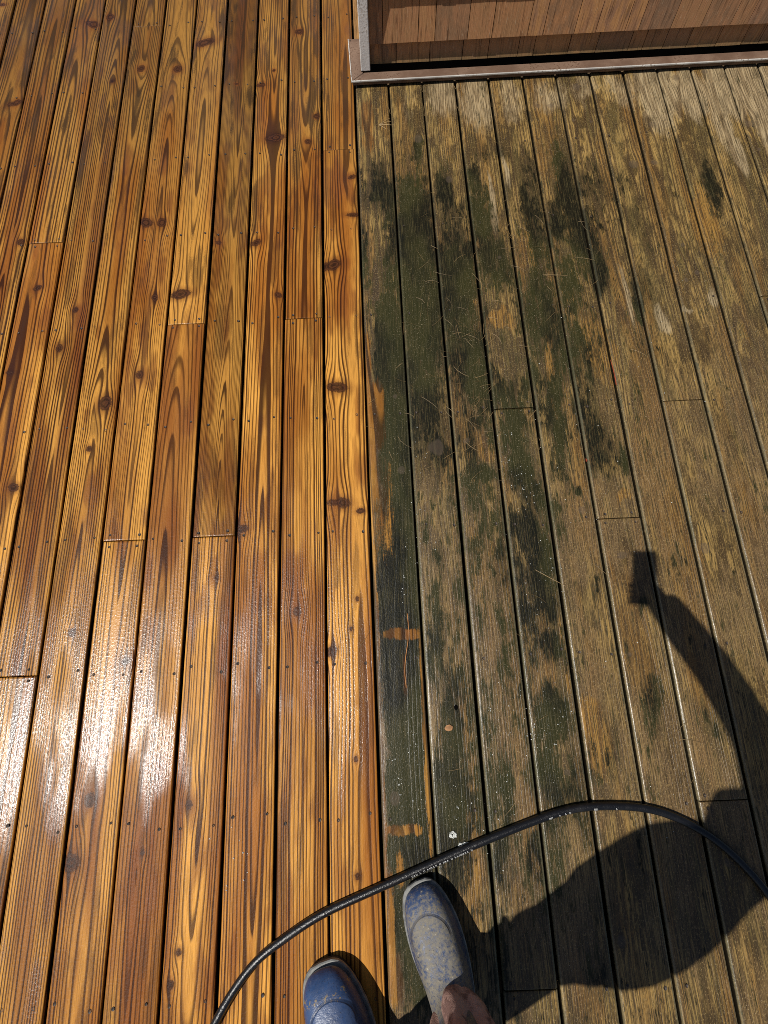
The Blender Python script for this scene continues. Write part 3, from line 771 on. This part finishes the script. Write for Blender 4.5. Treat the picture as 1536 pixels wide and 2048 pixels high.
M_TROUSER = make_cloth('muddy_pink_cloth', (0.36, 0.215, 0.180), (0.52, 0.350, 0.285), (0.14, 0.078, 0.066))
M_JACKET = make_cloth('grey_jacket_cloth', (0.05, 0.055, 0.06), (0.07, 0.075, 0.085), (0.035, 0.038, 0.042))
M_SKIN = simple('skin', (0.42, 0.24, 0.16), 0.5, 0.08, 30, 0.4)
M_HAIR = simple('brown_hair', (0.045, 0.028, 0.016), 0.6, 0.4, 90, 0.4, 0.002, stretch=(1, 1, 0.2))
M_EYE = simple('eye_white', (0.7, 0.7, 0.68), 0.2, 0.02, 10)

person = tag(empty('person', (0.0, -0.88, 0.0)), 'person in blue rubber boots and muddy pinkish trousers looking down at the deck', 'person')
bpy.context.view_layer.update()
P_INV = person.matrix_world.inverted()
def ppart(o, parent=None):
    o.parent = parent if parent is not None else person
    o.matrix_parent_inverse = P_INV if parent is None else Matrix.Identity(4)
    return o

def foot_outline(n, wf, yf, yb, wh, wball):
    """closed outline of a foot: toe at +y, inner side straighter"""
    out = []
    for i in range(n):
        a = 2*math.pi*i/n
        c, s = math.cos(a), math.sin(a)
        yy = (yf if s > 0 else -yb)*abs(s)**0.92*(1 if s > 0 else 1)
        t = (yy+yb)/(yf+yb)
        w = wh + (wball-wh)*max(0, math.sin(min(1.0, t/0.72)*math.pi/2))**1.5
        e = abs(c)**(0.62 if s > 0 else 0.8)
        out.append(((1 if c > 0 else -1)*e*w, yy))
    return out
def make_boot(name, loc, rot, dirt, mirror):
    n = 36
    levels = [  # z, toe reach, heel reach, heel half width, ball half width, forward shift
        (0.020, 0.150, 0.148, 0.036, 0.0535), (0.034, 0.153, 0.147, 0.037, 0.0545), (0.050, 0.148, 0.145, 0.037, 0.0535), (0.064, 0.134, 0.143, 0.037, 0.0500),
        (0.076, 0.108, 0.141, 0.0375, 0.0465), (0.088, 0.072, 0.140, 0.0385, 0.0440), (0.102, 0.030, 0.139, 0.040, 0.0425), (0.118, -0.002, 0.138, 0.042, 0.0425),
        (0.140, -0.016, 0.139, 0.044, 0.0440), (0.170, -0.020, 0.142, 0.0465, 0.0465), (0.205, -0.018, 0.146, 0.050, 0.050), (0.230, -0.016, 0.148, 0.052, 0.052)]
    V, F = [], []
    for (z, tr_, hr, wh, wb) in levels:
        cy = (tr_-hr)/2; half = (tr_+hr)/2
        for (px, py) in foot_outline(n, wb, half, half, wh, wb):
            bend = 0.006*math.sin((py+cy)*9.0)*(1 if mirror else -1)
            V.append((px+bend, py+cy, z))
    L = len(levels)
    for i in range(L-1):
        for j in range(n):
            a = i*n+j; b = i*n+(j+1) % n
            F.append((a, b, b+n, a+n))
    F.append(tuple(range(n))[::-1])
    up = mesh_obj(name, V, F, M_BOOT, None, smooth=True)
    up['dirt'] = float(dirt)
    md = up.modifiers.new('smooth', 'SUBSURF'); md.levels = 2; md.render_levels = 2
    up.location = loc; up.rotation_euler = (0, 0, rot); up.scale = (BS*(1.10 if mirror else 1.24), BS, BS*(1.05 if mirror else 1.12))
    ppart(up)
    def ring(z0, z1, grow, mat, nm):
        V, F = [], []
        for (z, gadd) in ((z0, grow*0.6), (z0+0.002, grow), (z1-0.002, grow), (z1, grow*0.5)):
            for (px, py) in foot_outline(n, 0, 0.1505+gadd, 0.1505+gadd, 0.037+gadd, 0.0545+gadd):
                bend = 0.006*math.sin(py*9.0)*(1 if mirror else -1)
                V.append((px+bend, py+0.0012, z))
        for i in range(3):
            for j in range(n):
                a = i*n+j; b = i*n+(j+1) % n
                F.append((a, b, b+n, a+n))
        F.append(tuple(range(n))[::-1]); F.append(tuple(3*n+j for j in range(n)))
        o = mesh_obj(nm, V, F, mat, up, smooth=False)
        return o
    ring(0.0014, 0.0140, 0.0010, M_TREAD, 'tread')
    ring(0.0142, 0.0245, 0.0042, M_SOLE, 'welt')
    return up
# right boot nearer the middle of the frame, left boot at its lower edge
R_DIR = Vector((-0.36, 0.933, 0)); L_DIR = Vector((-0.32, 0.947, 0))
R_TOE = Vector((0.024, -0.604, 0)); L_TOE = Vector((-0.214, -0.766, 0))
BS = 1.13
rb = R_TOE - R_DIR*0.153*BS; lb = L_TOE - L_DIR*0.153*BS
b1 = make_boot('boot', rb, math.atan2(-R_DIR.x, R_DIR.y), 1.0, True)
b1['label'] = 'blue rubber boot dusted with pale grit'
b2 = make_boot('boot', lb, math.atan2(-L_DIR.x, L_DIR.y), 0.12, False)
b2['label'] = 'cleaner blue rubber boot with a line of grit over the toe'
R_ANK = rb - R_DIR*0.080; L_ANK = lb - L_DIR*0.080

def skin_obj(name, chains, mat, levels=2, root=0):
    """chains: lists of (xyz, radius); chains that start on an existing point share it"""
    verts, edges, rad = [], [], []
    def vid(p, r):
        for i, q in enumerate(verts):
            if (Vector(q)-Vector(p)).length < 1e-5: return i
        verts.append(tuple(p)); rad.append(r); return len(verts)-1
    for ch in chains:
        prev = None
        for (p, r) in ch:
            i = vid(p, r)
            if prev is not None and prev != i: edges.append((prev, i))
            prev = i
    me = bpy.data.meshes.new(name); me.from_pydata(verts, edges, []); me.update()
    o = bpy.data.objects.new(name, me); COL.objects.link(o)
    md = o.modifiers.new('skin', 'SKIN'); md.use_smooth_shade = True
    sl = me.skin_vertices[0].data
    for i, r in enumerate(rad):
        sl[i].radius = r if isinstance(r, tuple) else (r, r)
        sl[i].use_root = (i == root)
    md2 = o.modifiers.new('subdivide', 'SUBSURF'); md2.levels = levels; md2.render_levels = levels
    dg = bpy.context.evaluated_depsgraph_get(); dg.update()
    ev = o.evaluated_get(dg)
    me2 = bpy.data.meshes.new_from_object(ev)
    for p in me2.polygons: p.use_smooth = True
    me2.materials.clear(); me2.materials.append(mat)
    nm = o.name
    bpy.data.objects.remove(o); bpy.data.meshes.remove(me)
    me2.name = name
    o2 = bpy.data.objects.new(name, me2); COL.objects.link(o2)
    return ppart(o2)

CO = Vector((0, 0, CAM_Z))
def ph(a, b, c): return tuple(CO + C_RIGHT*a + C_UP*b + C_BACK*c)
ra = (R_ANK.x, R_ANK.y, 0.12); la = (L_ANK.x, L_ANK.y, 0.12)
pel = (0.02, -0.865, 0.93); sp1 = (0.025, -0.875, 1.12); che = (0.03, -0.86, 1.30); nk = (0.055, -0.82, 1.45); hd0 = (0.07, -0.79, 1.515)
rh = (0.115, -0.865, 0.90); lh = (-0.075, -0.87, 0.90); rk = (0.135, -0.83, 0.52); lk = (-0.11, -0.95, 0.52)
rs = (0.262, -0.775, 1.44); ls = (-0.14, -0.83, 1.41)
re_ = (0.248, -0.508, 1.46); rw = ph(0.105, -0.200, -0.020)
le = (-0.215, -0.90, 1.13); lw = (-0.195, -0.875, 0.89)
rp = ph(0.052, -0.134, -0.020)
body_chains = [
    [(pel, 0.11), (sp1, 0.11), (che, 0.125), (nk, 0.058), (hd0, 0.060), ((0.075, -0.762, 1.57), (0.078, 0.085)), ((0.075, -0.769, 1.645), (0.082, 0.098)), ((0.075, -0.779, 1.705), 0.055)],
    [((0.075, -0.762, 1.57), 0.07), ((0.075, -0.667, 1.580), 0.016)],
    [(pel, 0.11), (rh, 0.085), (rk, 0.055), (ra, 0.042)],
    [(pel, 0.11), (lh, 0.085), (lk, 0.055), (la, 0.042)],
    [(che, 0.12), (rs, 0.055), (re_, 0.042), (rw, 0.044), (rp, 0.034)],
    [(che, 0.12), (ls, 0.055), (le, 0.042), (lw, 0.028), ((-0.185, -0.862, 0.81), 0.030)],
]
for i, b in enumerate((-0.092, -0.110, -0.127, -0.142)):
    body_chains.append([(rp, 0.034), (ph(0.030, b, -0.024), 0.0095), (ph(-0.004, b+0.002, -0.026), 0.0085), (ph(-0.028, b+0.003, -0.019), 0.0080), (ph(-0.036, b+0.003, -0.008), 0.0072)])
body_chains.append([(rp, 0.034), (ph(0.052, -0.110, 0.008), 0.0110), (ph(0.036, -0.092, 0.0225), 0.0095), (ph(0.016, -0.078, 0.0225), 0.0080)])
for i, (ox, oy, ln) in enumerate(((0.018, 0.012, 0.075), (0.008, 0.004, 0.085), (-0.003, -0.004, 0.078), (-0.013, -0.012, 0.062))):
    q = Vector((-0.185, -0.862, 0.81))
    body_chains.append([(tuple(q), 0.030), (tuple(q+Vector((ox, oy, -0.035))), 0.0095), (tuple(q+Vector((ox+0.006, oy+0.010, -0.035-ln*0.5))), 0.0085), (tuple(q+Vector((ox+0.020, oy+0.014, -0.03-ln*0.9))), 0.0075)])
body_chains.append([((-0.185, -0.862, 0.81), 0.030), ((-0.160, -0.835, 0.80), 0.0105), ((-0.145, -0.820, 0.765), 0.0090)])
body = skin_obj('body', body_chains, M_SKIN, 2)
trousers = skin_obj('trousers', [
    [(pel, 0.150), ((0.022, -0.868, 1.04), 0.145)],
    [(pel, 0.150), (rh, 0.110), ((0.125, -0.85, 0.72), 0.095), (rk, 0.085), ((R_ANK.x, R_ANK.y, 0.26), 0.072)],
    [(pel, 0.150), (lh, 0.110), ((-0.094, -0.915, 0.72), 0.095), (lk, 0.085), ((L_ANK.x, L_ANK.y, 0.26), 0.072)]], M_TROUSER, 2)
jacket = skin_obj('jacket', [
    [((0.02, -0.868, 0.86), 0.175), (sp1, 0.165), (che, 0.165), ((0.036, -0.815, 1.43), 0.085)],
    [(che, 0.165), (rs, 0.105), ((0.280, -0.66, 1.445), 0.088), (re_, 0.068), ((0.176, -0.336, 1.465), 0.062), (ph(0.088, -0.165, -0.014), 0.054), (ph(0.062, -0.120, -0.010), 0.044)],
    [(che, 0.165), (ls, 0.088), (le, 0.064), ((-0.198, -0.88, 0.93), 0.050)]], M_JACKET, 2)
# crumpled trouser hems over the boots
def cuff(ank, dirv, seed, zt, zb, peak):
    n = 40; rows = 12
    V, F = [], []
    sdv = dirv.cross(Vector((0, 0, 1))).normalized()
    for i in range(rows):
        f = i/(rows-1)
        for j in range(n):
            a = 2*math.pi*j/n
            c, s = math.cos(a), math.sin(a)      # s>0 is towards the toe
            fold = mnoise.noise(Vector((c*1.6, s*1.6, seed+f*2.2)))
            fold2 = mnoise.noise(Vector((c*4.5, s*4.5, seed*3+f*5.0)))
            r = 0.068 + 0.010*f + 0.020*fold*(0.3+f) + 0.012*fold2 + 0.006*math.sin(f*9+fold*3)
            hem = zb + peak*max(0, s)**3*(-1) + 0.026*fold2*f + 0.020*fold*f
            z = zt*(1-f) + hem*f
            p = Vector((ank.x, ank.y, 0)) + sdv*(c*r*0.92) + dirv*(s*r*1.05 - 0.004)
            V.append((p.x, p.y, z))
        
    for i in range(rows-1):
        for j in range(n):
            a = i*n+j; b = i*n+(j+1) % n
            F.append((a, a+n, b+n, b))
    o = mesh_obj('cuff', V, F, M_TROUSER, trousers, smooth=True)
    md = o.modifiers.new('thick', 'SOLIDIFY'); md.thickness = 0.003
    md = o.modifiers.new('smooth', 'SUBSURF'); md.levels = 1; md.render_levels = 1
    o.matrix_parent_inverse = Matrix.Translation((0, 0, 0))
    o.parent = trousers
    return o
bpy.context.view_layer.update()
for (ank, dv, sd_, zb) in ((R_ANK, R_DIR.normalized(), 1.3, 0.150), (L_ANK, L_DIR.normalized(), 6.1, 0.135)):
    o = cuff(ank, dv, sd_, 0.36, zb, 0.020)
# hair and face
def blob_mesh(name, c, r, mat, parent, seg=16, cut=None):
    bm = bmesh.new(); bmesh.ops.create_uvsphere(bm, u_segments=seg, v_segments=seg//2+2, radius=1.0)
    for v in bm.verts: v.co = Vector((v.co.x*r[0], v.co.y*r[1], v.co.z*r[2]))
    if cut:
        bmesh.ops.bisect_plane(bm, geom=bm.verts[:]+bm.edges[:]+bm.faces[:], plane_co=cut[0], plane_no=cut[1], clear_outer=True)
    for v in bm.verts: v.co += Vector(c)
    o = bm_obj(name, bm, mat, None, True)
    ppart(o)
    return o
blob_mesh('hair', (0.075, -0.779, 1.652), (0.092, 0.108, 0.090), M_HAIR, person, 20, ((0, 0.02, -0.02), (0, 0.75, -0.66)))
for s in (-1, 1):
    blob_mesh('eye', (0.075+s*0.031, -0.689, 1.612), (0.013, 0.010, 0.010), M_EYE, person, 10)
    blob_mesh('ear', (0.075+s*0.083, -0.772, 1.605), (0.010, 0.020, 0.032), M_SKIN, person, 10)
blob_mesh('mouth', (0.075, -0.684, 1.545), (0.024, 0.010, 0.007), simple('lips', (0.35, 0.14, 0.11), 0.5), person, 10)

# ------------------------------------------------------------------ phone in the raised hand
M_PHONE = simple('phone_glass', (0.015, 0.015, 0.017), 0.2, 0.1, 10, 0.5)
phone = tag(empty('phone', ph(0, -0.057, 0.008)), 'dark mobile phone held out in one hand above the deck', 'phone')
phone.matrix_world = Matrix.Translation(CO + C_UP*(-0.058) + C_BACK*0.0075 + C_RIGHT*0.004) @ cam.matrix_world.to_3x3().to_4x4()
bm = bmesh.new(); add_box(bm, -0.0385, 0.0385, -0.080, 0.080, -0.0042, 0.0040); bevel_all(bm, 0.002, 2); bm_obj('shell', bm, M_PHONE, phone)
bm = bmesh.new(); add_box(bm, -0.036, 0.036, -0.077, 0.077, 0.0041, 0.0046); bm_obj('screen', bm, simple('screen_glass', (0.03, 0.03, 0.035), 0.08, 0.05, 5), phone)

# ------------------------------------------------------------------ small things lying on the boards
M_NEEDLE = simple('dry_pine_needle', (0.24, 0.16, 0.07), 0.6, 0.5, 6.0, 0.4)
M_FOAM = simple('soap_foam', (0.55, 0.56, 0.52), 0.5, 0.12, 200, 0.5, 0.0006)
M_LEAF = simple('dry_leaf', (0.34, 0.17, 0.07), 0.7, 0.3, 60)
M_TWIG = simple('orange_twig', (0.40, 0.17, 0.05), 0.6, 0.3, 60)
drng = random.Random(21)
def needle(bm, x, y, ang, ln, curl, r=0.00065, z=0.0012):
    pts = []
    for i in range(4):
        t = i/3.0; a = ang+curl*t
        pts.append(Vector((x, y, z+0.0016*math.sin(t*math.pi))) if i == 0 else pts[-1]+Vector((math.cos(a)*ln/3, math.sin(a)*ln/3, 0)))
    for i in range(4): pts[i].z = z+0.0025*math.sin(i/3.0*math.pi)
    V, F = tube(pts, [r, r, r*0.9, r*0.5], 3)
    vs = [bm.verts.new(v) for v in V]
    for f in F: bm.faces.new([vs[i] for i in f])
bm = bmesh.new()
zones = [(0.17, 1.25, 0.09, 0.5, 26), (0.30, 1.0, 0.10, 0.35, 46), (0.33, 0.80, 0.06, 0.10, 18), (0.45, 1.5, 0.15, 0.4, 20), (0.70, 1.4, 0.25, 0.5, 26), (0.45, 0.4, 0.25, 0.5, 16), (0.75, 0.0, 0.25, 0.5, 14), (1.0, 1.2, 0.4, 0.7, 18), (0.03, 0.75, 0.05, 0.25, 8), (0.2, -0.2, 0.2, 0.3, 8), (0.9, -0.3, 0.2, 0.3, 7)]
for (x, y, sx, sy, n) in zones:
    for _ in range(n):
        needle(bm, drng.gauss(x, sx*0.6), drng.gauss(y, sy*0.6), drng.uniform(0, 6.3), drng.uniform(0.02, 0.075), drng.uniform(-0.9, 0.9), drng.uniform(0.00030, 0.00055))
for i in range(11):   # red needles caught in the gaps by the wall
    k = drng.randint(1, 5)
    needle(bm, SEAM_X+PITCH*k+drng.uniform(-0.004, 0.004), drng.uniform(2.12, 2.34), 1.57+drng.uniform(-0.3, 0.3), drng.uniform(0.04, 0.08), drng.uniform(-0.4, 0.4), 0.0009, -0.002)
pn = bm_obj('pine_needles', bm, M_NEEDLE)
tag(pn, 'dry tan pine needles scattered over the unwashed boards', 'pine needles', kind='stuff')
bm = bmesh.new()
for a, l in ((0.55, 0.062), (0.25, 0.058), (-0.15, 0.060), (-0.75, 0.040)): needle(bm, 0.036, 2.128, a, l, 0.1, 0.0010)
for a, l in ((3.2, 0.01),): needle(bm, 0.036, 2.128, a, l, 0.1, 0.0016)
tag(bm_obj('pine_needle_tuft', bm, M_NEEDLE), 'fan of pine needles lying beside the red stain near the flashing corner', 'pine needles')
# long single needles
for (x0, y0, x1, y1, lab) in ((0.627, 1.325, 0.716, 1.312, 'long pale pine needle lying straight across two boards'), (0.455, 0.215, 0.54, 0.155, 'thin pale needle slanting across a black algae patch')):
    bm = bmesh.new(); needle(bm, x0, y0, math.atan2(y1-y0, x1-x0), math.hypot(x1-x0, y1-y0), 0.08, 0.0010)
    tag(bm_obj('pine_needle', bm, M_NEEDLE), lab, 'pine needle')
# curved twig on the blackest board
tw = catmull([(0.0455, 0.098, 0.0022), (0.047, 0.06, 0.0030), (0.044, 0.02, 0.0028), (0.034, -0.03, 0.0030), (0.029, -0.075, 0.0025), (0.031, -0.118, 0.0020)], 5)
V, F = tube(tw, [0.0013]*len(tw), 6)
tag(mesh_obj('twig', V, F, M_TWIG, None, True), 'thin orange curved twig on the black algae board', 'twig')
# leaf scrap
bm = bmesh.new()
pts = [(-0.012, 0), (-0.006, 0.007), (0.004, 0.009), (0.013, 0.003), (0.010, -0.006), (0.0, -0.009), (-0.009, -0.006)]
c = bm.verts.new((0.147, -0.232, 0.0045)); rg = [bm.verts.new((0.147+p[0], -0.232+p[1], 0.0018+0.001*drng.random())) for p in pts]
for i in range(len(rg)): bm.faces.new((c, rg[i], rg[(i+1) % len(rg)]))
lf = bm_obj('leaf_scrap', bm, M_LEAF); md = lf.modifiers.new('thick', 'SOLIDIFY'); md.thickness = 0.0006
tag(lf, 'small tan leaf scrap on a brown board above the hose', 'leaf')
# soap foam
def foam(name, x, y, rx, ry, n, lab):
    bm = bmesh.new()
    for _ in range(n):
        a = drng.uniform(0, 6.3); q = math.sqrt(drng.random())
        r = drng.uniform(0.0016, 0.0034)
        m4 = Matrix.Translation((x+rx*q*math.cos(a), y+ry*q*math.sin(a), r*0.5)) @ Matrix.Diagonal((1, 1, 0.7, 1))
        bmesh.ops.create_icosphere(bm, subdivisions=1, radius=r, matrix=m4)
    o = bm_obj(name, bm, M_FOAM, None, True); tag(o, lab, 'foam'); return o
foam('foam_patch', 0.138, -0.503, 0.0095, 0.0085, 46, 'small oval patch of white soap foam just above the hose')
foam('foam_patch', 0.166, -0.531, 0.017, 0.010, 90, 'larger white soap foam patch pressed against the hose')
bm = bmesh.new()
def dot(x, y, r):
    bmesh.ops.create_icosphere(bm, subdivisions=1, radius=r, matrix=Matrix.Translation((x, y, r*0.3)) @ Matrix.Diagonal((1, 1, 0.6, 1)))
for (x, y, sx, sy, n) in ((0.045, -0.27, 0.02, 0.05, 34), (0.0, -0.36, 0.015, 0.06, 30), (0.03, -0.42, 0.03, 0.05, 14), (0.09, 0.35, 0.06, 0.15, 40), (0.12, 0.62, 0.05, 0.10, 14), (0.40, 0.62, 0.03, 0.06, 20), (0.44, 0.50, 0.05, 0.08, 40),
                          (0.46, 0.2, 0.05, 0.15, 24), (0.42, -0.24, 0.06, 0.08, 46), (0.30, -0.2, 0.06, 0.15, 40), (0.25, -0.45, 0.06, 0.12, 24), (0.15, -0.45, 0.04, 0.1, 20), (0.6, 0.6, 0.3, 0.5, 30), (0.6, 0.0, 0.35, 0.4, 24), (0.03, 0.15, 0.02, 0.1, 20), (0.85, 1.0, 0.4, 0.6, 24)):
    for _ in range(n): dot(drng.gauss(x, sx*0.6), drng.gauss(y, sy*0.6), drng.choice((0.0006, 0.0008, 0.0008, 0.0010, 0.0013, 0.0019)))
for _ in range(10): dot(drng.gauss(-0.46, 0.035), drng.gauss(-0.53, 0.05), drng.uniform(0.001, 0.0026))
sp = bm_obj('foam_specks', bm, M_FOAM, None, True)
tag(sp, 'tiny white foam specks splashed over the unwashed boards', 'foam', kind='stuff')
# red scraps
M_RED = simple('red_bark', (0.45, 0.09, 0.04), 0.6, 0.3, 60)
for (x, y, l, lab) in ((0.6715, 0.575, 0.010, 'tiny red scrap in a board gap above the phone shadow'), (0.8195, 0.90, 0.10, 'long red bark strip caught in a gap between brown boards')):
    bm = bmesh.new(); needle(bm, x, y-l/2, 1.57, l, 0.05, 0.0017 if l > 0.05 else 0.003, 0.0)
    tag(bm_obj('red_scrap', bm, M_RED), lab, 'bark')
# wood plug set into a washed board, dark hole in a brown board, white residue at a joint
bm = bmesh.new(); add_box(bm, -0.028, 0.028, -0.004, 0.004, -0.001, 0.0012); bevel_all(bm, 0.0006)
o = bm_obj('wood_plug', bm, simple('plug_wood', (0.10, 0.055, 0.04), 0.5, 0.2, 80), deck, loc=(-1.160, 2.525, 0.0)); o.rotation_euler = (0, 0, 0.05)
bm = bmesh.new(); bmesh.ops.create_circle(bm, cap_ends=True, segments=12, radius=0.0068, matrix=Matrix.Translation((0, 0, 0)) @ Matrix.Diagonal((0.8, 1.1, 1, 1)))
bm_obj('knot_hole', bm, simple('hole_dark', (0.003, 0.003, 0.003), 0.9, 0.1, 10, 0.0), deck, loc=(0.173, -0.178, 0.0011))
